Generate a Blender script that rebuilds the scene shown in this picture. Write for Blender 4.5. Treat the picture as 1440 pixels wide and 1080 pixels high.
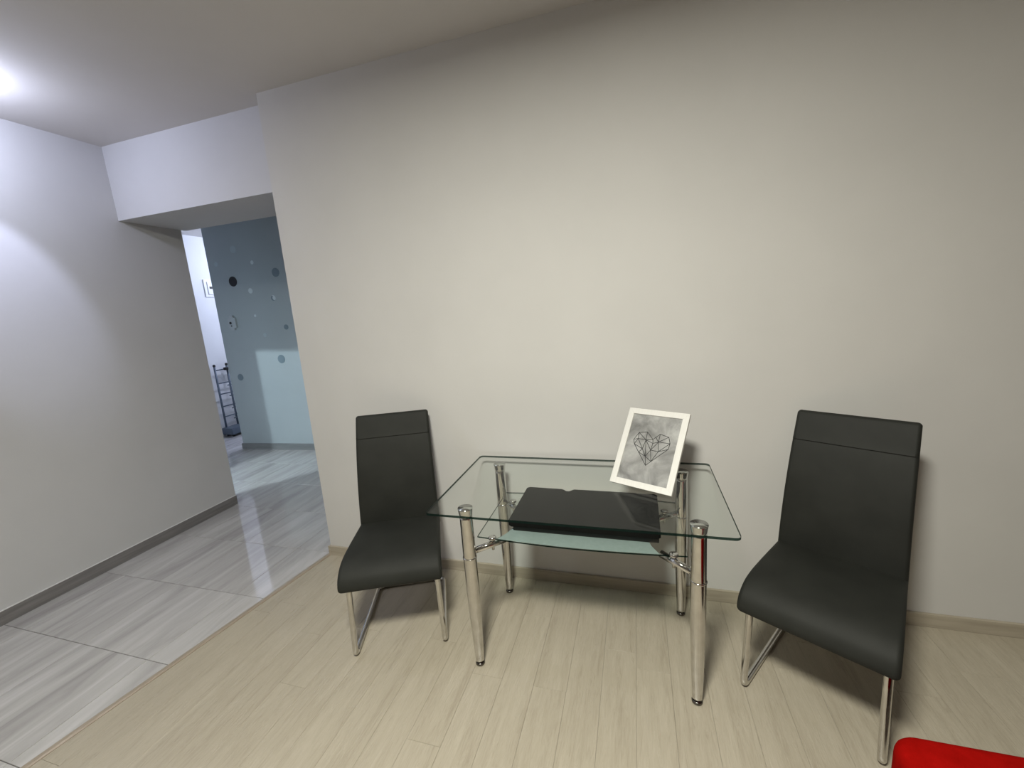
import bpy, bmesh, math, random
from mathutils import Vector, Matrix

random.seed(7)
D = bpy.data
S = bpy.context.scene
C = S.collection
for o in list(D.objects):
    D.objects.remove(o)

# ------------------------------------------------------------------ camera
cam = D.cameras.new('camera')
cam.sensor_width = 36.0
cam.lens = 14.632
cam.clip_start = 0.03
camo = D.objects.new('camera', cam)
C.objects.link(camo)
right = Vector((0.95808118, 0.27746563, -0.07136717))
up = Vector((0.01653821, 0.19512501, 0.98063893))
fwd = Vector((-0.28601912, 0.94071199, -0.18235682))
M = Matrix((right, up, -fwd)).transposed().to_4x4()
M.translation = Vector((1.92144, -2.01598, 1.5))
camo.matrix_world = M
S.camera = camo

# ------------------------------------------------------------------ view, world, lamps
S.view_settings.view_transform = 'Standard'
S.view_settings.look = 'None'
S.view_settings.gamma = 1.0
S.view_settings.use_curve_mapping = False
S.view_settings.exposure = 0.0
w = D.worlds.new('world')
S.world = w
w.use_nodes = True
w.node_tree.nodes['Background'].inputs[0].default_value = (0.9, 0.93, 1.0, 1)
w.node_tree.nodes['Background'].inputs[1].default_value = 0.0

LAMP_ROOM = (1.65, -2.05, 2.655)
LAMP_HALL = (-1.03, -0.77, 2.605)
LAMP_BATH = (-2.33, -0.50, 2.52)
LAMP_STORE = (-2.60, 3.00, 2.45)


def point(name, loc, power, col, radius):
    l = D.lights.new(name, 'POINT')
    l.energy = power
    l.color = col
    l.shadow_soft_size = radius
    o = D.objects.new(name, l)
    o.location = loc
    C.objects.link(o)
    return o


al = D.lights.new('room_lamp_light', 'AREA')
al.shape = 'DISK'
al.size = 0.42
al.energy = 102
al.color = (1.0, 0.985, 0.87)
ao = D.objects.new('room_lamp_light', al)
ao.location = LAMP_ROOM
C.objects.link(ao)
point('hallway_lamp_light', LAMP_HALL, 17, (0.73, 0.78, 1.0), 0.045)
point('bathroom_lamp_light', LAMP_BATH, 135, (0.80, 0.96, 1.0), 0.02)
point('storage_lamp_light', LAMP_STORE, 60, (0.72, 0.79, 1.0), 0.05)
sl = D.lights.new('hallway_spot_light', 'SPOT')
sl.energy = 34
sl.color = (0.68, 0.73, 1.0)
sl.spot_size = math.radians(43)
sl.spot_blend = 0.5
sl.shadow_soft_size = 0.02
so = D.objects.new('hallway_spot_light', sl)
so.location = (-0.80, -0.86, 2.56)
so.rotation_euler = Vector((-0.62, 0.265, -0.735)).to_track_quat('-Z', 'Y').to_euler()
C.objects.link(so)

# ------------------------------------------------------------------ materials


def mat(name):
    m = D.materials.new(name)
    m.use_nodes = True
    nt = m.node_tree
    return m, nt, nt.nodes['Principled BSDF']


def setp(b, col=None, rough=None, metal=None, spec=None):
    if col is not None:
        b.inputs['Base Color'].default_value = (*col, 1)
    if rough is not None:
        b.inputs['Roughness'].default_value = rough
    if metal is not None:
        b.inputs['Metallic'].default_value = metal
    if spec is not None:
        b.inputs['Specular IOR Level'].default_value = spec


def N(nt, kind, **kw):
    n = nt.nodes.new(kind)
    for k, v in kw.items():
        setattr(n, k, v)
    return n


def coords(nt, scale=(1, 1, 1), random_shift=False):
    """object coordinates, optionally shifted per object so that alike pieces differ"""
    tc = N(nt, 'ShaderNodeTexCoord')
    mp = N(nt, 'ShaderNodeMapping')
    mp.inputs['Scale'].default_value = scale
    nt.links.new(tc.outputs['Object'], mp.inputs['Vector'])
    if random_shift:
        oi = N(nt, 'ShaderNodeObjectInfo')
        mu = N(nt, 'ShaderNodeMath', operation='MULTIPLY')
        mu.inputs[1].default_value = 37.0
        nt.links.new(oi.outputs['Random'], mu.inputs[0])
        cx = N(nt, 'ShaderNodeCombineXYZ')
        for i in range(3):
            nt.links.new(mu.outputs[0], cx.inputs[i])
        nt.links.new(cx.outputs[0], mp.inputs['Location'])
    return mp.outputs[0]


def noise(nt, vec, scale, detail=3, rough=0.55, dist=0.0):
    n = N(nt, 'ShaderNodeTexNoise')
    n.inputs['Scale'].default_value = scale
    n.inputs['Detail'].default_value = detail
    n.inputs['Roughness'].default_value = rough
    n.inputs['Distortion'].default_value = dist
    nt.links.new(vec, n.inputs['Vector'])
    return n.outputs['Fac']


def ramp(nt, fac, stops):
    r = N(nt, 'ShaderNodeValToRGB')
    el = r.color_ramp.elements
    el[0].position, el[0].color = stops[0][0], (*stops[0][1], 1)
    el[1].position, el[1].color = stops[-1][0], (*stops[-1][1], 1)
    for p, c in stops[1:-1]:
        e = el.new(p)
        e.color = (*c, 1)
    nt.links.new(fac, r.inputs[0])
    return r.outputs[0]


def bump(nt, b, h, strength, dist):
    n = N(nt, 'ShaderNodeBump')
    n.inputs['Strength'].default_value = strength
    n.inputs['Distance'].default_value = dist
    nt.links.new(h, n.inputs['Height'])
    nt.links.new(n.outputs[0], b.inputs['Normal'])


def wall_paint(name, col, k=0.025):
    m, nt, b = mat(name)
    setp(b, col, 0.75, spec=0.25)
    v = coords(nt)
    f = noise(nt, v, 2.2, 4)
    lo = tuple(c * (1 - k) for c in col)
    hi = tuple(min(1, c * (1 + k)) for c in col)
    nt.links.new(ramp(nt, f, [(0.3, lo), (0.7, hi)]), b.inputs['Base Color'])
    g = noise(nt, v, 220, 2)
    bump(nt, b, g, 0.12, 0.002)
    return m


M_wall = wall_paint('wallpaper_warm_white', (0.60, 0.59, 0.575))
M_left = wall_paint('paint_cool_white', (0.59, 0.59, 0.605))
M_ceil = wall_paint('ceiling_paint', (0.60, 0.58, 0.57))
M_far = wall_paint('paint_darkened_unseen', (0.27, 0.25, 0.235))  # unseen walls, colour darkened to cut bounced light and darken chrome reflections
M_teal = wall_paint('paint_grey_blue', (0.40, 0.455, 0.485))
M_store = wall_paint('paint_white', (0.72, 0.73, 0.76))


def baseboard_mat(name, dark, light, axis, rough):
    m, nt, b = mat(name)
    setp(b, rough=rough, spec=0.4)
    sc = [30, 30, 30]
    sc[axis] = 2.0
    f = noise(nt, coords(nt, sc), 1.6, 5, 0.6)
    nt.links.new(ramp(nt, f, [(0.3, dark), (0.7, light)]), b.inputs['Base Color'])
    return m


M_base_back = baseboard_mat('skirting_oak', (0.34, 0.30, 0.235), (0.46, 0.41, 0.33), 0, 0.45)
M_base_left = baseboard_mat('skirting_tile', (0.165, 0.158, 0.16), (0.25, 0.24, 0.24), 1, 0.3)
M_base_hall = baseboard_mat('skirting_hall', (0.17, 0.18, 0.19), (0.26, 0.27, 0.28), 0, 0.3)

# laminate planks: pale oak with engraved grain along y
M_plank, nt, b = mat('pale_oak_laminate')
setp(b, rough=0.27, spec=0.5)
v = coords(nt, (16, 1.5, 10), True)
f1 = noise(nt, v, 1.0, 5, 0.6, 0.8)
v2 = coords(nt, (70, 7.0, 20), True)
f2 = noise(nt, v2, 1.2, 4, 0.65, 1.6)
mx = N(nt, 'ShaderNodeMath', operation='MULTIPLY_ADD')
mx.inputs[1].default_value = 0.5
nt.links.new(f2, mx.inputs[0])
hm = N(nt, 'ShaderNodeMath', operation='MULTIPLY')
hm.inputs[1].default_value = 0.5
nt.links.new(f1, hm.inputs[0])
nt.links.new(hm.outputs[0], mx.inputs[2])
nt.links.new(ramp(nt, mx.outputs[0], [(0.30, (0.32, 0.278, 0.213)), (0.46, (0.395, 0.352, 0.277)), (0.66, (0.455, 0.411, 0.33))]), b.inputs['Base Color'])
bump(nt, b, f2, 0.55, 0.003)
rr = N(nt, 'ShaderNodeMapRange')
rr.inputs['To Min'].default_value = 0.40
rr.inputs['To Max'].default_value = 0.20
nt.links.new(f2, rr.inputs['Value'])
nt.links.new(rr.outputs[0], b.inputs['Roughness'])

# polished tiles with streaks along y
M_tile, nt, b = mat('streaked_grey_tile')
setp(b, rough=0.07, spec=0.9)
v = coords(nt, (11, 1.3, 4), True)
f1 = noise(nt, v, 1.0, 6, 0.62, 0.8)
nt.links.new(ramp(nt, f1, [(0.24, (0.33, 0.32, 0.32)), (0.42, (0.44, 0.43, 0.43)), (0.56, (0.51, 0.50, 0.50)), (0.74, (0.60, 0.59, 0.60))]), b.inputs['Base Color'])
bump(nt, b, f1, 0.03, 0.004)

M_grout, nt, b = mat('dark_joint')
setp(b, (0.13, 0.125, 0.12), 0.8)
M_strip, nt, b = mat('threshold_beige_metal')
setp(b, (0.34, 0.28, 0.215), 0.35, 0.25)
nt.links.new(ramp(nt, noise(nt, coords(nt, (60, 3, 1)), 2, 3), [(0.3, (0.36, 0.30, 0.23)), (0.7, (0.46, 0.39, 0.31))]), b.inputs['Base Color'])
M_caulk, nt, b = mat('white_edge_strip')
setp(b, (0.72, 0.72, 0.72), 0.5)

# chrome
M_chrome, nt, b = mat('chrome')
setp(b, (0.66, 0.65, 0.63), 0.09, 1.0)
nt.links.new(ramp(nt, noise(nt, coords(nt), 25, 2), [(0.3, (0.60, 0.59, 0.57)), (0.7, (0.70, 0.69, 0.67))]), b.inputs['Base Color'])
M_foot, nt, b = mat('dark_chrome')
setp(b, (0.16, 0.15, 0.14), 0.25, 1.0)
M_black_rubber, nt, b = mat('black_rubber')
setp(b, (0.02, 0.02, 0.02), 0.6)

# upholstery
M_uph, nt, b = mat('charcoal_leatherette')
setp(b, (0.016, 0.017, 0.0145), 0.65, spec=0.26)
v = coords(nt)
f = noise(nt, v, 9, 3)
nt.links.new(ramp(nt, f, [(0.3, (0.014, 0.0148, 0.0125)), (0.7, (0.019, 0.020, 0.017))]), b.inputs['Base Color'])
wv = noise(nt, v, 520, 2)
bump(nt, b, wv, 0.15, 0.001)
M_seam, nt, b = mat('stitched_seam')
setp(b, (0.009, 0.009, 0.008), 0.8)


# flat glass: transparent body with surface reflections on both faces
def sheet_glass(name, tint):
    m = D.materials.new(name)
    m.use_nodes = True
    nt = m.node_tree
    nt.nodes.remove(nt.nodes['Principled BSDF'])
    out = nt.nodes['Material Output']
    ge = N(nt, 'ShaderNodeNewGeometry')
    ior = N(nt, 'ShaderNodeMapRange')
    ior.inputs['To Min'].default_value = 1.22
    ior.inputs['To Max'].default_value = 1 / 1.22
    nt.links.new(ge.outputs['Backfacing'], ior.inputs['Value'])
    fr = N(nt, 'ShaderNodeFresnel')
    nt.links.new(ior.outputs[0], fr.inputs['IOR'])
    tr = N(nt, 'ShaderNodeBsdfTransparent')
    tr.inputs[0].default_value = (*tint, 1)
    gl = N(nt, 'ShaderNodeBsdfGlossy')
    gl.inputs['Roughness'].default_value = 0.01
    mix = N(nt, 'ShaderNodeMixShader')
    nt.links.new(fr.outputs[0], mix.inputs[0])
    nt.links.new(tr.outputs[0], mix.inputs[1])
    nt.links.new(gl.outputs[0], mix.inputs[2])
    nt.links.new(mix.outputs[0], out.inputs[0])
    return m, nt, mix, out


M_glass, nt, mix, out = sheet_glass('clear_green_glass', (0.965, 0.982, 0.974))
M_shelf, nt, mix, out = sheet_glass('shelf_glass', (0.95, 0.97, 0.965))
M_frost, nt, mix, out = sheet_glass('frosted_glass', (0.80, 0.90, 0.89))
di = N(nt, 'ShaderNodeBsdfDiffuse')
nt.links.new(ramp(nt, noise(nt, coords(nt), 60, 2), [(0.3, (0.29, 0.36, 0.345)), (0.7, (0.32, 0.39, 0.375))]), di.inputs[0])
m2 = N(nt, 'ShaderNodeMixShader')
m2.inputs[0].default_value = 0.62
nt.links.new(mix.outputs[0], m2.inputs[1])
nt.links.new(di.outputs[0], m2.inputs[2])
nt.links.new(m2.outputs[0], out.inputs[0])
M_edge, nt, mix, out = sheet_glass('glass_cut_edge', (0.16, 0.24, 0.21))
pb = N(nt, 'ShaderNodeBsdfDiffuse')
nt.links.new(ramp(nt, noise(nt, coords(nt), 8, 1), [(0.3, (0.004, 0.012, 0.010)), (0.7, (0.008, 0.019, 0.016))]), pb.inputs[0])
m2 = N(nt, 'ShaderNodeMixShader')
m2.inputs[0].default_value = 0.7
nt.links.new(mix.outputs[0], m2.inputs[1])
nt.links.new(pb.outputs[0], m2.inputs[2])
nt.links.new(m2.outputs[0], out.inputs[0])

M_case, nt, b = mat('black_plastic_lid')
setp(b, (0.022, 0.022, 0.021), 0.55, spec=0.06)
nt.links.new(ramp(nt, noise(nt, coords(nt), 14, 3), [(0.3, (0.006, 0.006, 0.0057)), (0.7, (0.009, 0.009, 0.0086))]), b.inputs['Base Color'])
bump(nt, b, noise(nt, coords(nt), 600, 2), 0.1, 0.0006)
M_case_dark, nt, b = mat('black_plastic_base')
setp(b, (0.006, 0.006, 0.006), 0.5)

M_white_frame, nt, b = mat('white_painted_frame')
setp(b, (0.80, 0.79, 0.76), 0.4)
nt.links.new(ramp(nt, noise(nt, coords(nt, (40, 40, 4)), 3, 3), [(0.3, (0.66, 0.65, 0.62)), (0.7, (0.71, 0.70, 0.67))]), b.inputs['Base Color'])
M_print, nt, b = mat('grey_watercolour_print')
setp(b, rough=0.35)
f = noise(nt, coords(nt), 11, 6, 0.6, 0.5)
nt.links.new(ramp(nt, f, [(0.30, (0.13, 0.13, 0.127)), (0.47, (0.245, 0.245, 0.24)), (0.66, (0.40, 0.40, 0.39))]), b.inputs['Base Color'])
M_ink, nt, b = mat('black_ink')
setp(b, (0.008, 0.008, 0.008), 0.5)

M_red, nt, b = mat('red_upholstery')
setp(b, (0.25, 0.003, 0.002), 0.9, spec=0.02)
v = coords(nt)
nt.links.new(ramp(nt, noise(nt, v, 30, 4), [(0.3, (0.22, 0.0025, 0.0015)), (0.7, (0.28, 0.0035, 0.0025))]), b.inputs['Base Color'])
bump(nt, b, noise(nt, v, 400, 2), 0.3, 0.001)
M_wood, nt, b = mat('dark_wood')
setp(b, (0.06, 0.035, 0.02), 0.5)

M_rack, nt, b = mat('grey_painted_steel')
setp(b, (0.10, 0.13, 0.17), 0.45, 0.3)
M_plastic, nt, b = mat('white_plastic')
setp(b, (0.74, 0.75, 0.77), 0.4)
M_intercom, nt, b = mat('pale_grey_plastic')
setp(b, (0.43, 0.48, 0.505), 0.4)
M_dot_black, nt, b = mat('black_sticker')
setp(b, (0.003, 0.003, 0.004), 0.5)
M_dot_pale, nt, b = mat('pale_sticker')
setp(b, (0.62, 0.70, 0.72), 0.5)
M_dot_mid, nt, b = mat('mid_sticker')
setp(b, (0.42, 0.51, 0.54), 0.5)
M_dot_dark, nt, b = mat('dark_sticker')
setp(b, (0.17, 0.23, 0.27), 0.5)
M_lampmetal, nt, b = mat('lamp_metal')
setp(b, (0.6, 0.6, 0.6), 0.3, 1.0)

# ------------------------------------------------------------------ mesh helpers


def link(name, bm, m, parent=None, smooth=False, loc=None):
    me = D.meshes.new(name)
    bmesh.ops.recalc_face_normals(bm, faces=bm.faces)
    bm.to_mesh(me)
    bm.free()
    for mm in (m if isinstance(m, (list, tuple)) else [m]):
        me.materials.append(mm)
    if smooth:
        for p in me.polygons:
            p.use_smooth = True
    o = D.objects.new(name, me)
    C.objects.link(o)
    if parent is not None:
        o.parent = parent
    if loc is not None:
        o.location = loc
    return o


def struct(name, bm, m, parent=None):
    o = link(name, bm, m, parent)
    if parent is None:
        o['kind'] = 'structure'
    return o


def thing(name, label, cat, loc=(0, 0, 0), rot=(0, 0, 0), group=None):
    o = D.objects.new(name, None)
    o.empty_display_size = 0.1
    C.objects.link(o)
    o.location = loc
    o.rotation_euler = rot
    o['label'] = label
    o['category'] = cat
    if group:
        o['group'] = group
    return o


def box(bm, x0, x1, y0, y1, z0, z1):
    vs = [bm.verts.new((x, y, z)) for z in (z0, z1) for y in (y0, y1) for x in (x0, x1)]
    for f in ((0, 1, 3, 2), (4, 5, 7, 6), (0, 1, 5, 4), (2, 3, 7, 6), (0, 2, 6, 4), (1, 3, 7, 5)):
        bm.faces.new([vs[i] for i in f])
    bmesh.ops.recalc_face_normals(bm, faces=bm.faces)
    return vs


def bevel(bm, w, seg=2):
    bmesh.ops.bevel(bm, geom=list(bm.edges), offset=w, segments=seg, affect='EDGES', profile=0.5)


def bbox(x0, x1, y0, y1, z0, z1, bev=0.0, seg=2):
    bm = bmesh.new()
    box(bm, x0, x1, y0, y1, z0, z1)
    if bev:
        bevel(bm, bev, seg)
    return bm


def lathe(bm, prof, c=(0, 0), n=28):
    """profile of (radius, z) turned about a vertical axis at c; ends closed"""
    rings = []
    for r, z in prof:
        rings.append([bm.verts.new((c[0] + r * math.cos(2 * math.pi * i / n), c[1] + r * math.sin(2 * math.pi * i / n), z)) for i in range(n)])
    for a, b_ in zip(rings, rings[1:]):
        for i in range(n):
            bm.faces.new((a[i], a[(i + 1) % n], b_[(i + 1) % n], b_[i]))
    bm.faces.new(rings[0][::-1])
    bm.faces.new(rings[-1])


def fillet(pts, r, n=7):
    pts = [Vector(p) for p in pts]
    out = [pts[0]]
    for a, p, c in zip(pts, pts[1:], pts[2:]):
        u, v_ = (a - p), (c - p)
        k = min(r, u.length * 0.49, v_.length * 0.49)
        s, e = p + u.normalized() * k, p + v_.normalized() * k
        for i in range(n + 1):
            t = i / n
            out.append((1 - t) ** 2 * s + 2 * t * (1 - t) * p + t * t * e)
    out.append(pts[-1])
    return out


def tube(bm, pts, r, n=14):
    pts = [Vector(p) for p in pts]
    t0 = (pts[1] - pts[0]).normalized()
    u = t0.orthogonal().normalized()
    rings = []
    for i, p in enumerate(pts):
        t = (pts[min(i + 1, len(pts) - 1)] - pts[max(i - 1, 0)]).normalized()
        u = (u - t * u.dot(t)).normalized()
        w_ = t.cross(u)
        rad = r[i] if isinstance(r, (list, tuple)) else r
        rings.append([bm.verts.new(p + (u * math.cos(2 * math.pi * k / n) + w_ * math.sin(2 * math.pi * k / n)) * rad) for k in range(n)])
    for a, b_ in zip(rings, rings[1:]):
        for k in range(n):
            bm.faces.new((a[k], a[(k + 1) % n], b_[(k + 1) % n], b_[k]))
    bm.faces.new(rings[0][::-1])
    bm.faces.new(rings[-1])


def prism(bm, poly, z0, z1):
    lo = [bm.verts.new((x, y, z0)) for x, y in poly]
    hi = [bm.verts.new((x, y, z1)) for x, y in poly]
    n = len(poly)
    bm.faces.new(lo[::-1])
    top = bm.faces.new(hi)
    for i in range(n):
        bm.faces.new((lo[i], lo[(i + 1) % n], hi[(i + 1) % n], hi[i]))
    return top


def clip(poly, a, b_, c):
    """keep the part of the polygon where a*x + b*y >= c"""
    out = []
    for i, p in enumerate(poly):
        q = poly[(i + 1) % len(poly)]
        dp, dq = a * p[0] + b_ * p[1] - c, a * q[0] + b_ * q[1] - c
        if dp >= 0:
            out.append(p)
        if (dp >= 0) != (dq >= 0):
            t = dp / (dp - dq)
            out.append((p[0] + t * (q[0] - p[0]), p[1] + t * (q[1] - p[1])))
    return out


def area(poly):
    return abs(sum(p[0] * q[1] - q[0] * p[1] for p, q in zip(poly, poly[1:] + poly[:1]))) / 2


# ------------------------------------------------------------------ the setting
H = 2.715
XL, XR, YF = -1.402, 5.4, -5.6
HX, HY = -3.66, 3.7          # far corner of the rooms behind the opening

floor = struct('floor', bbox(HX - 0.1, XR + 0.1, YF - 0.1, HY + 0.1, -0.12, -0.0025), M_grout)
struct('ceiling', bbox(HX - 0.1, XR + 0.1, YF - 0.1, HY + 0.1, H, H + 0.1), M_ceil)
struct('wall_back', bbox(0.0, XR, 0.0, 0.10, -0.02, H), M_wall)
struct('wall_left', bbox(XL - 0.12, XL, YF, 0.51, -0.02, H), M_left)
struct('wall_right', bbox(XR, XR + 0.1, YF - 0.1, 0.1, -0.02, H), M_far)
struct('wall_front', bbox(XL - 0.12, XR, YF - 0.1, YF, -0.02, H), M_far)
struct('trim_3', bbox(XL, 0.30, 0.10, 0.545, 2.255, H), M_left)          # the beam over the opening

# hall behind the opening: grey-blue wall, slightly skewed
ang = math.atan2(0.053, 1.009)
bm = bbox(0.0, 3.5, 0.0, 0.10, -0.02, H)
o = struct('wall_hall', bm, M_teal)
o.location = (-2.768, 1.777, 0)
o.rotation_euler = (0, 0, ang)
bm = bbox(-0.012, 3.5, -0.012, 0.0, 0.0, 0.078, 0.001, 1)
o = struct('baseboard_hall', bm, M_base_hall)
o.location = (-2.768, 1.777, 0)
o.rotation_euler = (0, 0, ang)
struct('wall_hall_left', bbox(HX - 0.1, HX, -1.9, HY, -0.02, H), M_store)
struct('wall_hall_end', bbox(HX - 0.1, 0.75, HY, HY + 0.1, -0.02, H), M_store)
struct('wall_hall_right', bbox(0.65, 0.75, 0.1, HY, -0.02, H), M_store)
struct('baseboard_hall_left', bbox(HX, HX + 0.012, 0.51, HY, 0.0, 0.07, 0.001, 1), M_plastic)
# bathroom wall with its doorway, next to the end of the left wall
bm = bmesh.new()
box(bm, HX, -2.33, 0.41, 0.51, -0.02, H)
box(bm, -1.70, XL - 0.12, 0.41, 0.51, -0.02, H)
box(bm, -2.33, -1.70, 0.41, 0.51, 2.0, H)
struct('wall_bathroom', bm, M_store)
struct('wall_bathroom_end', bbox(HX, XL - 0.12, -1.9, -1.8, -0.02, H), M_store)

struct('baseboard_back', bbox(0.0, XR, -0.013, 0.0, 0.0, 0.063, 0.002, 2), M_base_back)
struct('baseboard_back_end', bbox(-0.012, 0.0, -0.013, 0.10, 0.0, 0.063, 0.002, 2), M_base_back)
struct('baseboard_left', bbox(XL, XL + 0.010, YF, 0.51, 0.0, 0.077, 0.001, 1), M_base_left)
struct('trim_2', bbox(XL, XL + 0.011, YF, 0.51, 0.077, 0.081, 0.001, 1), M_caulk)

# threshold between tiles and laminate runs from the wall corner, slightly skewed
TX, TY, TS = -0.003, -0.015, 0.1404         # x = TX + TS * (y - TY)
tn = math.hypot(1, TS)


def thr(y, off=0.0):
    return TX + TS * (y - TY) + off


bm = bmesh.new()
ys = (0.0, YF)
v0 = []
for y in ys:
    v0.append([bm.verts.new((thr(y, dx), y, z)) for dx, z in ((-0.030, -0.002), (-0.030, 0.001), (-0.022, 0.0045), (-0.006, 0.0055), (0.002, 0.002), (0.002, -0.002))])
for i in range(6):
    bm.faces.new((v0[0][i], v0[0][(i + 1) % 6], v0[1][(i + 1) % 6], v0[1][i]))
bm.faces.new(v0[0])
bm.faces.new(v0[1][::-1])
struct('trim_1', bm, M_strip)


# floor pieces: each tile and each plank is an object under the floor
def piece_bm(poly, bev, cx, cy):
    bm = bmesh.new()
    top = prism(bm, [(x - cx, y - cy) for x, y in poly], -0.010, 0.0)
    bmesh.ops.bevel(bm, geom=list(top.edges), offset=bev, segments=1, affect='EDGES')
    return bm


def lay(name, rects, bev, m, ln):
    shared = {}
    for x0, x1, y0, y1, keep in rects:
        poly = [(x0, y0), (x1, y0), (x1, y1), (x0, y1)]
        full = area(poly)
        for k in keep:
            poly = clip(poly, *k)
            if len(poly) < 3:
                break
        if len(poly) < 3 or area(poly) < 0.0008:
            continue
        cx, cy = (x0 + x1) / 2, (y0 + y1) / 2
        key = (round(x1 - x0, 4), round(y1 - y0, 4))
        if abs(area(poly) - full) < 1e-7 and key in shared:
            o = D.objects.new(name, shared[key])
            C.objects.link(o)
            o.parent = floor
            o.location = (cx, cy, 0)
        else:
            o = link(name, piece_bm(poly, bev, cx, cy), m, floor, loc=(cx, cy, 0))
            if abs(area(poly) - full) < 1e-7:
                shared[key] = o.data


g = 0.0013
rects = []
P = 0.4575
left_of_strip = (-1, TS, TS * TY - TX + 0.028)     # x <= threshold - 0.028
for i in range(-9, 3):
    for j in range(-10, 9):
        x0, y0 = -0.292 + P * i, 0.013 + 0.4605 * j
        x1, y1 = x0 + P, y0 + 0.4605
        if x1 < HX or x0 > 0.6:
            continue
        keep = [(1, 0, HX)]
        if y1 < -4.4 or (x1 < XL - 0.1 and y0 < -0.9):
            continue
        if y0 < 0:
            keep.append(left_of_strip)
        elif x0 > 0.6:
            continue
        rects.append((x0 + g, x1 - g, y0 + g, y1 - g, keep))
lay('floor_tile', rects, 0.0010, M_tile, 0)

g = 0.00028
rects = []
PW, PL = 0.1325, 1.2
known = {-1: -0.28, 0: -0.656, 2: -0.412, -8: -0.87, -12: -0.534, -2: -0.652}
right_of_strip = (1, -TS, TX - TS * TY + 0.002)
for k in range(-16, 25):
    x0 = 1.505 + PW * k
    j0 = known.get(k, -random.uniform(0.05, 1.15))
    edges = [0.0, j0]
    while edges[-1] > -4.4:
        edges.append(edges[-1] - PL)
    for y1, y0 in zip(edges, edges[1:]):
        rects.append((x0 + g, x0 + PW - g, y0 + g, y1 - g, [right_of_strip, (-1, 0, -XR), (0, 1, -4.4)]))
lay('floor_plank', rects, 0.0005, M_plank, 0)

# ------------------------------------------------------------------ ceiling lamps (above the frame)


t = thing('ceiling_lamp', 'round flush ceiling lamp over the laminate floor', 'lamp', (LAMP_ROOM[0], LAMP_ROOM[1], H))
bm = bmesh.new()
lathe(bm, [(0.195, -0.056), (0.205, -0.05), (0.205, -0.004), (0.19, 0.0)], n=40)
link('lamp_body', bm, M_lampmetal, t, True)
t = thing('ceiling_spot', 'small ceiling spot over the tiled passage beside the left wall', 'lamp', (LAMP_HALL[0], LAMP_HALL[1], H))
bm = bmesh.new()
lathe(bm, [(0.02, -0.055), (0.02, -0.03), (0.05, -0.026), (0.055, 0.0)], n=24)
link('canopy', bm, M_lampmetal, t, True)

# ------------------------------------------------------------------ chairs


def catmull(pts, n=6, closed=True):
    out = []
    m_ = len(pts)
    for i in range(m_ if closed else m_ - 1):
        p0, p1, p2, p3 = (Vector(pts[(i + d) % m_]) for d in (-1, 0, 1, 2))
        for k in range(n):
            t = k / n
            out.append(0.5 * ((2 * p1) + (-p0 + p2) * t + (2 * p0 - 5 * p1 + 4 * p2 - p3) * t * t + (-p0 + 3 * p1 - 3 * p2 + p3) * t ** 3))
    return out


def upholstered(profile, half, r, fy):
    """closed profile of (b, z) swept across the width; the side edges are rounded off by r;
    half(b, z) is the half width there"""
    n = len(profile)
    nor = []
    for i in range(n):
        t = (profile[(i + 1) % n] - profile[i - 1])
        nor.append(Vector((t[1], -t[0])).normalized())
    a2 = sum(profile[i][0] * profile[(i + 1) % n][1] - profile[(i + 1) % n][0] * profile[i][1] for i in range(n))
    if a2 < 0:
        nor = [-v_ for v_ in nor]
    k = 6
    # (side, inward shift of the section, inset of the profile)
    left = [(-1, r * (1 - math.cos(math.pi / 2 * i / k)), r * (1 - math.sin(math.pi / 2 * i / k))) for i in range(k + 1)]
    rows = []
    for side, shift, inset in left:
        rows.append((side, shift, inset))
    mid = [(q, 0, 0) for q in (-0.6, -0.2, 0.2, 0.6)]
    rows = rows + mid + [(1, s_, i_) for _, s_, i_ in reversed(left)]
    bm = bmesh.new()
    rings = []
    for q, shift, inset in rows:
        ring = []
        for p, nn in zip(profile, nor):
            b_, z = p[0] - nn[0] * inset, p[1] - nn[1] * inset
            hw = half(p[0], p[1])
            s_ = q * hw if abs(q) < 1 else q * (hw - shift)
            if abs(q) < 1:
                s_ = q * (hw - r)
            ring.append(bm.verts.new((s_, b_, z)))
        rings.append(ring)
    for a, b_ in zip(rings, rings[1:]):
        for i in range(n):
            bm.faces.new((a[i], a[(i + 1) % n], b_[(i + 1) % n], b_[i]))
    bm.faces.new(rings[0][::-1])
    bm.faces.new(rings[-1])
    return bm


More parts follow.
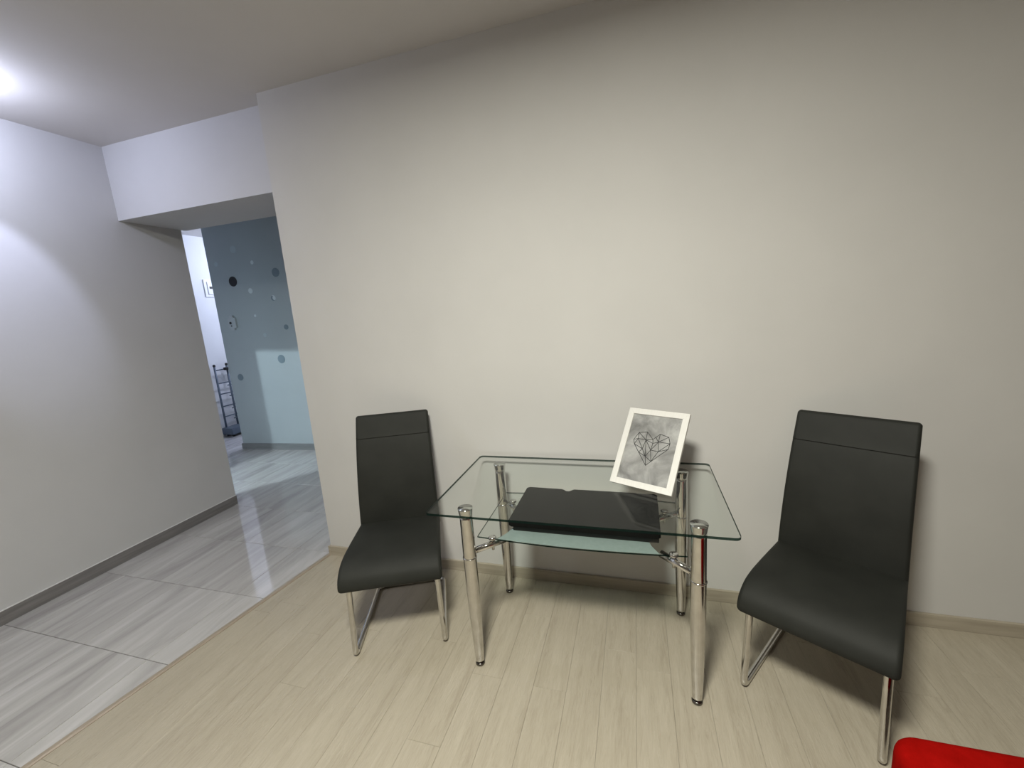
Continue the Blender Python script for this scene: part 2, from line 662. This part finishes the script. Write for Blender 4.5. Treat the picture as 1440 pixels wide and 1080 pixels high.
def make_chair(label, loc, a):
    t = thing('dining_chair', label, 'chair', loc, (0, 0, a), 'dark upholstered chairs beside the glass table')
    # seat: flat top, waterfall front edge
    top = [(0.47, 0.452), (0.40, 0.456), (0.28, 0.459), (0.16, 0.461), (0.07, 0.458), (0.015, 0.444), (-0.025, 0.415), (-0.043, 0.382), (-0.044, 0.358)]
    bot = [(-0.026, 0.346), (0.000, 0.352), (0.03, 0.372), (0.09, 0.388), (0.22, 0.394), (0.36, 0.394), (0.46, 0.398), (0.482, 0.42)]
    prof = [Vector(p) for p in catmull(top + bot, 4)]
    link('seat', upholstered(prof, lambda b_, z: 0.222 - 0.05 * max(0, b_ + 0.04), 0.016, 0), M_uph, t, True)
    # backrest: slightly curved, leaning back, with a sewn head band
    fr, bk = [], []
    for i in range(27):
        s_ = i / 26
        z = 0.405 + 0.577 * s_
        b_ = 0.352 + 0.075 * s_ + 0.072 * s_ * s_ - 0.012 * math.sin(math.pi * s_)
        fr.append((b_, z))
    fr2 = []
    for b_, z in fr:
        if abs(z - 0.877) < 0.012:
            continue
        fr2.append((b_, z))
        if z < 0.877 and z + 0.0225 > 0.877 - 0.012 and (0.877 - z) < 0.034 and len(fr2) and not any(q[1] == 0.877 for q in fr2):
            s_ = (0.877 - 0.405) / 0.577
            bb = 0.352 + 0.075 * s_ + 0.072 * s_ * s_ - 0.012 * math.sin(math.pi * s_)
            fr2 += [(bb - 0.0002, 0.873), (bb + 0.002, 0.877), (bb + 0.0002, 0.881)]
    th = lambda z: 0.050 - 0.018 * (z - 0.40) / 0.58
    for b_, z in reversed(fr):
        bk.append((b_ + th(z), z - 0.004))
    cap_t = [(fr[-1][0] + 0.006, 0.9885), (fr[-1][0] + 0.018, 0.990), (fr[-1][0] + 0.028, 0.986)]
    cap_b = [(bk[-1][0] - 0.015, 0.394), (fr[0][0] + 0.012, 0.395)]
    prof = [Vector(p) for p in fr2 + cap_t + bk + cap_b]
    back = link('backrest', upholstered(prof, lambda b_, z: 0.202 - 0.014 * (z - 0.40) / 0.58, 0.013, 0), M_uph, t, True)
    md = back.modifiers.new('edges', 'EDGE_SPLIT')
    md.split_angle = math.radians(50)
    # the sewn seam across the head band
    s_ = (0.877 - 0.405) / 0.577
    bb = 0.352 + 0.075 * s_ + 0.072 * s_ * s_ - 0.012 * math.sin(math.pi * s_)
    link('seam', bbox(-0.186, 0.186, bb + 0.0012, bb + 0.006, 0.8765, 0.8778), M_seam, back)
    # chrome tube frame
    for sx in (-1, 1):
        pts = fillet([(sx * 0.186, 0.36, 0.378), (sx * 0.192, 0.018, 0.366), (sx * 0.200, -0.004, 0.0125), (sx * 0.180, 0.455, 0.0125), (sx * 0.15, 0.47, 0.0125)], 0.035)
        bm = bmesh.new()
        tube(bm, pts, 0.0125)
        link('leg', bm, M_chrome, t, True)
    bm = bmesh.new()
    tube(bm, [(-0.152, 0.47, 0.0125), (0.152, 0.47, 0.0125)], 0.0125)
    link('rear_crossbar', bm, M_chrome, t, True)
    bm = bmesh.new()
    tube(bm, [(-0.19, 0.05, 0.362), (0.19, 0.05, 0.362)], 0.010)
    link('front_crossbar', bm, M_chrome, t, True)
    return t


make_chair('charcoal upholstered chair with chrome legs left of the glass table, near the wall corner', (0.875, -0.604, 0), 0.413)
make_chair('charcoal upholstered chair with chrome legs right of the glass table, beside the red seat', (2.469, -0.593, 0), -0.540)

# ------------------------------------------------------------------ glass table
table = thing('glass_table', 'clear glass dining table with four round chrome legs and a lower shelf', 'table', (1.68, -0.365, 0))
TCX, TCY = 1.68, -0.365


def sheet(poly, z0, z1, bev, lean=0.0):
    """glass plate; slot 0 faces, slot 1 cut edge"""
    bm = bmesh.new()
    prism(bm, poly, z0, z1)
    for f in bm.faces:
        f.normal_update()
        f.material_index = 0 if abs(f.normal.z) > 0.7 else 1
    return bm


def rounded(x0, x1, y0, y1, r, n=5):
    out = []
    for cx, cy, a0 in ((x1 - r, y1 - r, 0), (x0 + r, y1 - r, 90), (x0 + r, y0 + r, 180), (x1 - r, y0 + r, 270)):
        for i in range(n + 1):
            a = math.radians(a0 + 90 * i / n)
            out.append((cx + r * math.cos(a), cy + r * math.sin(a)))
    return out


link('tabletop', sheet(rounded(-0.558, 0.553, -0.318, 0.313, 0.02), 0.7255, 0.735, 0), [M_glass, M_edge], table)
# lower shelf with bowed long edges
poly = []
x0, x1, y0, y1 = -0.417, 0.413, -0.153, 0.272
for i in range(17):
    s_ = i / 16
    poly.append((x0 + (x1 - x0) * s_, y0 - 0.022 * math.sin(math.pi * s_)))
for i in range(17):
    s_ = i / 16
    poly.append((x1 + (x0 - x1) * s_, y1 + 0.022 * math.sin(math.pi * s_)))
shelf = link('shelf', sheet(poly, 0.547, 0.553, 0), [M_shelf, M_edge], table)
# frosted middle: a band with hollow ends across the shelf
poly = []
fx0, fx1 = -0.325, 0.315


def bow(x):
    return 0.020 * math.sin(math.pi * (x - x0) / (x1 - x0))


for i in range(11):
    x = fx0 + (fx1 - fx0) * i / 10
    poly.append((x, y0 - bow(x)))
for i in range(1, 10):
    s_ = i / 10
    poly.append((fx1 - 0.055 * math.sin(math.pi * s_) ** 0.6, y0 + (y1 - y0) * s_))
for i in range(11):
    x = fx1 + (fx0 - fx1) * i / 10
    poly.append((x, y1 + bow(x)))
for i in range(1, 10):
    s_ = i / 10
    poly.append((fx0 + 0.055 * math.sin(math.pi * s_) ** 0.6, y1 + (y0 - y1) * s_))
bm = bmesh.new()
prism(bm, poly, 0.5532, 0.5540)
fo = link('frosted_panel', bm, M_frost, shelf)
fo['label'] = 'frosted pale green centre of the shelf'

for px, py, arm in ((1.257, -0.598, (1.375, -0.490)), (2.120, -0.590, (2.002, -0.490)), (1.251, -0.130, (1.372, -0.232)), (2.108, -0.130, (1.990, -0.232))):
    lx, ly = px - TCX, py - TCY
    bm = bmesh.new()
    lathe(bm, [(0.0175, 0.012), (0.0185, 0.03), (0.022, 0.14), (0.0255, 0.27), (0.0270, 0.38), (0.0268, 0.50), (0.0262, 0.60), (0.0258, 0.68), (0.0258, 0.695)], (lx, ly))
    lg = link('leg', bm, M_chrome, table, True)
    bm = bmesh.new()
    lathe(bm, [(0.026, 0.690), (0.0268, 0.700), (0.0295, 0.717), (0.0300, 0.721), (0.0300, 0.725)], (lx, ly))
    link('leg_cap', bm, M_chrome, lg, True)
    bm = bmesh.new()
    lathe(bm, [(0.026, 0.503), (0.0285, 0.504), (0.0292, 0.5075), (0.0285, 0.511), (0.026, 0.512)], (lx, ly))
    link('collar', bm, M_chrome, lg, True)
    bm = bmesh.new()
    lathe(bm, [(0.017, 0.0), (0.0190, 0.002), (0.0196, 0.008), (0.0178, 0.013)], (lx, ly))
    link('foot', bm, M_foot, lg, True)
    ax, ay = arm[0] - TCX, arm[1] - TCY
    d = (Vector((ax, ay)) - Vector((lx, ly))).normalized()
    bm = bmesh.new()
    st = Vector((lx, ly)) + d * 0.022
    tube(bm, [(st.x, st.y, 0.527), (ax, ay, 0.5345)], [0.0125, 0.0150])
    am = link('support_arm', bm, M_chrome, table, True)
    k = Vector((ax, ay)) - d * 0.055
    bm = bmesh.new()
    lathe(bm, [(0.006, 0.505), (0.006, 0.5465), (0.0045, 0.547), (0.0045, 0.5535), (0.0155, 0.5538), (0.0165, 0.556), (0.0155, 0.5625), (0.012, 0.5645)], (k.x, k.y), 20)
    link('glass_holder', bm, M_chrome, am, True)

# ------------------------------------------------------------------ flat black case on the shelf
case = thing('flat_case', 'flat closed black case with a notched back edge lying on the lower glass shelf', 'case', (1.695, -0.29, 0.5545), (0, 0, math.radians(-0.3)))
lid = []
w2, d2 = 0.309, 0.174
base = rounded(-w2, w2, -d2, d2, 0.012)
poly = []
for i, p in enumerate(base):
    poly.append(p)
    if i == 5:      # after the back-right corner: the notched back edge, going left
        poly += [(0.24, d2), (0.236, d2 - 0.008), (0.22, d2 - 0.008), (0.216, d2 + 0.004),
                 (-0.074, d2 + 0.004), (-0.084, d2 - 0.004), (-0.092, d2 - 0.026), (-0.112, d2 - 0.026), (-0.120, d2 - 0.008), (-0.134, d2)]
bm = bmesh.new()
top = prism(bm, poly, 0.024, 0.046)
ed = [e for e in bm.edges if abs(e.verts[0].co.z - e.verts[1].co.z) < 1e-6]
bmesh.ops.bevel(bm, geom=ed, offset=0.0035, segments=2, affect='EDGES')
link('lid', bm, M_case, case)
link('base', bbox(-w2 + 0.018, w2 - 0.006, -d2 + 0.012, d2 - 0.032, 0.0, 0.0242, 0.003), M_case_dark, case)

# ------------------------------------------------------------------ picture frame
TH = math.radians(-37.0)
pf = thing('picture_frame', 'white picture frame with a geometric heart print leaning on the glass table', 'picture frame', (1.9243, -0.3715, 0.7425), (TH, 0, math.radians(-25.2)))
FW, FH, FT, FB = 0.1315, 0.345, 0.012, 0.0255


def rail(a, b_, c, d):
    bm = bmesh.new()
    lo = [bm.verts.new((x, FT, z)) for x, z in (a, b_, c, d)]
    hi = [bm.verts.new((x, 0.0, z)) for x, z in (a, b_, c, d)]
    bm.faces.new(lo)
    bm.faces.new(hi)
    for i in range(4):
        bm.faces.new((lo[i], lo[(i + 1) % 4], hi[(i + 1) % 4], hi[i]))
    bmesh.ops.bevel(bm, geom=list(bm.edges), offset=0.0007, segments=1, affect='EDGES')
    return bm


o_, i_ = FW, FW - FB
for q in (((-o_, 0), (o_, 0), (i_, FB), (-i_, FB)), ((-o_, FH), (o_, FH), (i_, FH - FB), (-i_, FH - FB)),
          ((-o_, 0), (-o_, FH), (-i_, FH - FB), (-i_, FB)), ((o_, 0), (o_, FH), (i_, FH - FB), (i_, FB))):
    link('frame_rail', rail(*q), M_white_frame, pf)
pr_ = link('print', bbox(-i_ - 0.002, i_ + 0.002, 0.0045, 0.0085, FB - 0.002, FH - FB + 0.002), M_print, pf)
# the line drawing of the heart, flat on the print (u across, v up, from the photograph's print)
pts = dict(A=(340, 450), B=(392, 385), C=(470, 380), D=(520, 450), E=(590, 400), F=(672, 428), G=(683, 490), H=(665, 545), I=(500, 662), J=(450, 700),
           K=(385, 572), L=(345, 492), M=(455, 455), N=(498, 552), O=(573, 475), P=(570, 568), Q=(447, 612), R=(420, 540), S=(382, 442), T=(548, 430), U=(520, 488))
# corners of the frame in the same measure
TLc, TRc, BRc, BLc = (310, 150), (880, 205), (700, 1000), (115, 855)


def homography(src, dst):
    A, B_ = [], []
    for (x, y), (u, v_) in zip(src, dst):
        A.append([x, y, 1, 0, 0, 0, -u * x, -u * y]); B_.append(u)
        A.append([0, 0, 0, x, y, 1, -v_ * x, -v_ * y]); B_.append(v_)
    n = 8
    Mx = [r_ + [b1] for r_, b1 in zip(A, B_)]
    for i in range(n):
        p = max(range(i, n), key=lambda k: abs(Mx[k][i]))
        Mx[i], Mx[p] = Mx[p], Mx[i]
        for k in range(n):
            if k != i:
                f_ = Mx[k][i] / Mx[i][i]
                Mx[k] = [a1 - f_ * b1 for a1, b1 in zip(Mx[k], Mx[i])]
    h = [Mx[i][n] / Mx[i][i] for i in range(n)] + [1]
    return lambda x, y: ((h[0] * x + h[1] * y + h[2]) / (h[6] * x + h[7] * y + 1), (h[3] * x + h[4] * y + h[5]) / (h[6] * x + h[7] * y + 1))


hom = homography((TLc, TRc, BRc, BLc), ((-FW, FH), (FW, FH), (FW, 0), (-FW, 0)))
lines = 'AB BC CD DT TE EF FG GH HI IJ JK KL LA BM CM BS AS SM MD SR SL MR MQ MN MU LR RQ KR KQ QJ QI QN NI NU NO NP UO UD OT OE OF OG OP PG PH PI IH RK JI'.split()
bm = bmesh.new()
for k, ln in enumerate(lines):
    a, b_ = Vector(hom(*pts[ln[0]])), Vector(hom(*pts[ln[1]]))
    d = (b_ - a).normalized()
    s_ = Vector((-d.y, d.x)) * 0.00125
    a, b_ = a - d * 0.0006, b_ + d * 0.0006
    yy = 0.0043 - 0.000002 * k
    vs = [bm.verts.new((p.x, yy, p.y)) for p in (a + s_, b_ + s_, b_ - s_, a - s_)]
    bm.faces.new(vs)
hd = link('heart_drawing', bm, M_ink, pr_)
hd['label'] = 'black line drawing of a faceted heart'
hd['kind'] = 'stuff'
link('backing', bbox(-i_ - 0.01, i_ + 0.01, 0.0085, 0.0115, FB - 0.01, FH - FB + 0.01), M_case, pf)
# easel leg folded out behind the frame, its foot on the glass
R = Matrix.Rotation(math.radians(-25.2), 4, 'Z') @ Matrix.Rotation(TH, 4, 'X')
hinge = Vector((0, 0.013, 0.215))
# foot point in local space: on the glass top (world z 0.735), behind
zl = 0.735 + 0.004 - 0.7425
foot_w = Vector((0, 0.255, zl))                 # in the frame's turned (z-only) axes
Rx = Matrix.Rotation(TH, 4, 'X')
foot = Rx.inverted() @ foot_w
bm = bmesh.new()
d = (foot - hinge).normalized()
nrm = Vector((0, -d.z, d.y)) * 0.0015
vs = []
for p, hw in ((hinge, 0.022), (foot, 0.034)):
    for sx in (-1, 1):
        for sn in (-1, 1):
            vs.append(bm.verts.new((sx * hw, p.y + sn * nrm.y, p.z + sn * nrm.z)))
for f in ((0, 1, 3, 2), (4, 5, 7, 6), (0, 1, 5, 4), (2, 3, 7, 6), (0, 2, 6, 4), (1, 3, 7, 5)):
    bm.faces.new([vs[i] for i in f])
link('easel_leg', bm, M_case, pf)

# ------------------------------------------------------------------ red seat at the lower right
red = thing('ottoman', 'red upholstered seat with a rounded corner in front of the right chair', 'ottoman', (2.747, -1.270, 0))


def cushion(hx, hy, r, rings):
    """rounded block: rings of (inset, z), closed at both ends"""
    bm = bmesh.new()
    rs = []
    for d, z in rings:
        rs.append([bm.verts.new((x, y, z)) for x, y in rounded(-hx + d, hx - d, -hy + d, hy - d, max(0.006, r - d * 0.6), 7)])
    for a, b_ in zip(rs, rs[1:]):
        n = len(a)
        for k in range(n):
            bm.faces.new((a[k], a[(k + 1) % n], b_[(k + 1) % n], b_[k]))
    bm.faces.new(rs[0][::-1])
    bm.faces.new(rs[-1])
    return bm


link('cushion', cushion(0.27, 0.28, 0.055, [(0.012, 0.33), (0.003, 0.337), (0.0, 0.35), (0.0, 0.42), (0.002, 0.432), (0.007, 0.441), (0.014, 0.447), (0.024, 0.450), (0.06, 0.453), (0.15, 0.456)]), M_red, red, True)
link('base', cushion(0.255, 0.265, 0.05, [(0.004, 0.10), (0.0, 0.104), (0.0, 0.332)]), M_red, red)
for sx in (-1, 1):
    for sy in (-1, 1):
        bm = bmesh.new()
        lathe(bm, [(0.014, 0.0), (0.022, 0.102)], (sx * 0.19, sy * 0.2), 14)
        link('leg', bm, M_wood, red, True)

# ------------------------------------------------------------------ things in the hall
t = thing('shoe_rack', 'grey metal shoe rack standing by the white wall behind the opening', 'shoe rack', (-3.6, 2.25, 0))
for y in (0.0, 0.18, 0.52):
    for x in ((0.0,) if y == 0.18 else (0.0, 0.16)) if y else (0.0,):
        bm = bmesh.new()
        tube(bm, [(x, y, 0.0), (x, y, 0.985)], 0.013, 12)
        p_ = link('post', bm, M_rack, t, True)
        bm = bmesh.new()
        lathe(bm, [(0.015, 0.980), (0.018, 0.99), (0.016, 1.006), (0.008, 1.012)], (x, y), 12)
        link('post_cap', bm, M_black_rubber, p_, True)
for z in (0.93, 0.745, 0.595, 0.42, 0.275):
    for x in (0.0, 0.10):
        if z == 0.93 and x:
            continue
        bm = bmesh.new()
        tube(bm, [(x, 0.0 if x == 0 else 0.06, z - (0.03 if x else 0)), (x, 0.54, z - (0.03 if x else 0))], 0.008, 10)
        link('rail', bm, M_rack, t, True)
link('bottom_tray', bbox(-0.02, 0.17, -0.06, 0.56, 0.035, 0.125, 0.004, 1), M_rack, t)
for x, y in ((0.10, 0.0), (0.10, 0.18)):
    bm = bmesh.new()
    lathe(bm, [(0.018, 0.0), (0.018, 0.036)], (x, y), 12)
    link('foot', bm, M_black_rubber, t, True)
bm = bbox(0.0, 0.05, 0.12, 0.30, 0.915, 0.955, 0.008, 2)
link('hook', bm, M_black_rubber, t)

t = thing('fuse_box', 'white square fuse box with a dark slot on the white wall behind the opening', 'fuse box', (HX, 2.50, 2.04))
link('frame', bbox(0.0, 0.014, -0.125, 0.125, -0.118, 0.118, 0.004, 2), M_plastic, t)
dr = link('door', bbox(0.014, 0.024, -0.085, 0.085, -0.085, 0.085, 0.003, 2), M_plastic, t)
link('slot', bbox(0.0235, 0.0255, -0.062, 0.075, -0.008, 0.022), M_dot_black, dr)


def on_hall(px, pz):
    """point on the grey-blue wall from x and height"""
    return (px, 1.777 + 0.0526 * (px + 2.768), pz)


x, y, z = on_hall(-2.566, 1.545)
t = thing('intercom', 'pale rounded intercom with a black button on the grey-blue hall wall', 'intercom', (x, y, z), (0, 0, ang))
bm = bbox(-0.052, 0.052, -0.022, 0.0, -0.085, 0.085)
bmesh.ops.bevel(bm, geom=[e for e in bm.edges if abs(e.verts[0].co.y - e.verts[1].co.y) > 0.01], offset=0.028, segments=5, affect='EDGES')
link('body', bm, M_intercom, t)
for cx, cz, r in ((-0.018, 0.0, 0.014), (-0.010, -0.034, 0.007)):
    bm = bmesh.new()
    lathe(bm, [(r, 0.0), (r, 0.006)], n=16)
    bmesh.ops.rotate(bm, verts=bm.verts, cent=(0, 0, 0), matrix=Matrix.Rotation(math.radians(90), 3, 'X'))
    bmesh.ops.translate(bm, verts=bm.verts, vec=(cx, -0.0215, cz))
    link('button', bm, M_dot_black, t, True)

stickers = [
    (-2.464, 2.007, 0.056, M_dot_black, 'large black round sticker on the grey-blue hall wall'),
    (-2.383, 2.351, 0.040, M_dot_mid, 'faint grey round sticker, the highest one on the grey-blue hall wall'),
    (-2.652, 2.214, 0.026, M_dot_mid, 'small faint sticker closest to the left edge of the grey-blue wall'),
    (-2.160, 2.190, 0.021, M_dot_pale, 'small bright white sticker high on the grey-blue hall wall'),
    (-2.248, 1.887, 0.030, M_dot_pale, 'medium whitish sticker below right of the large black one'),
    (-1.875, 2.057, 0.048, M_dot_dark, 'large dark grey sticker high beside the edge of the beige wall'),
    (-1.960, 1.786, 0.030, M_dot_pale, 'white sticker with a dark crescent under the large dark grey one'),
    (-2.246, 1.607, 0.015, M_dot_pale, 'tiniest whitish sticker in the middle of the grey-blue wall'),
    (-1.857, 1.456, 0.029, M_dot_dark, 'medium dark sticker just above the lit patch of the hall wall'),
    (-1.994, 1.097, 0.049, M_dot_dark, 'large dark sticker inside the lit patch of the hall wall'),
    (-2.158, 1.383, 0.025, M_dot_mid, 'small faint sticker on the upper edge of the lit patch'),
    (-2.615, 0.903, 0.040, M_dot_dark, 'dark smudged sticker lowest on the wall beside the shoe rack'),
]
for px, pz, r, m, lab in stickers:
    x, y, z = on_hall(px, pz)
    bm = bmesh.new()
    lathe(bm, [(r, 0.0), (r, 0.0015)], n=28)
    bmesh.ops.rotate(bm, verts=bm.verts, cent=(0, 0, 0), matrix=Matrix.Rotation(math.radians(90), 3, 'X'))
    o = link('wall_sticker', bm, m, None, False, (x, y - 0.0002, z))
    o.rotation_euler = (0, 0, ang)
    o['label'] = lab
    o['category'] = 'sticker'
    o['group'] = 'round stickers on the grey-blue hall wall'
    if 'crescent' in lab:
        bm = bmesh.new()
        pts_ = [(0.030 * math.cos(math.radians(a)), 0.030 * math.sin(math.radians(a))) for a in range(120, 301, 15)]
        pts_ += [(0.022 * math.cos(math.radians(a)) + 0.012, 0.024 * math.sin(math.radians(a))) for a in range(285, 119, -15)]
        f = bm.faces.new([bm.verts.new((a, -0.0019, c)) for a, c in pts_])
        link('crescent', bm, M_dot_dark, o)
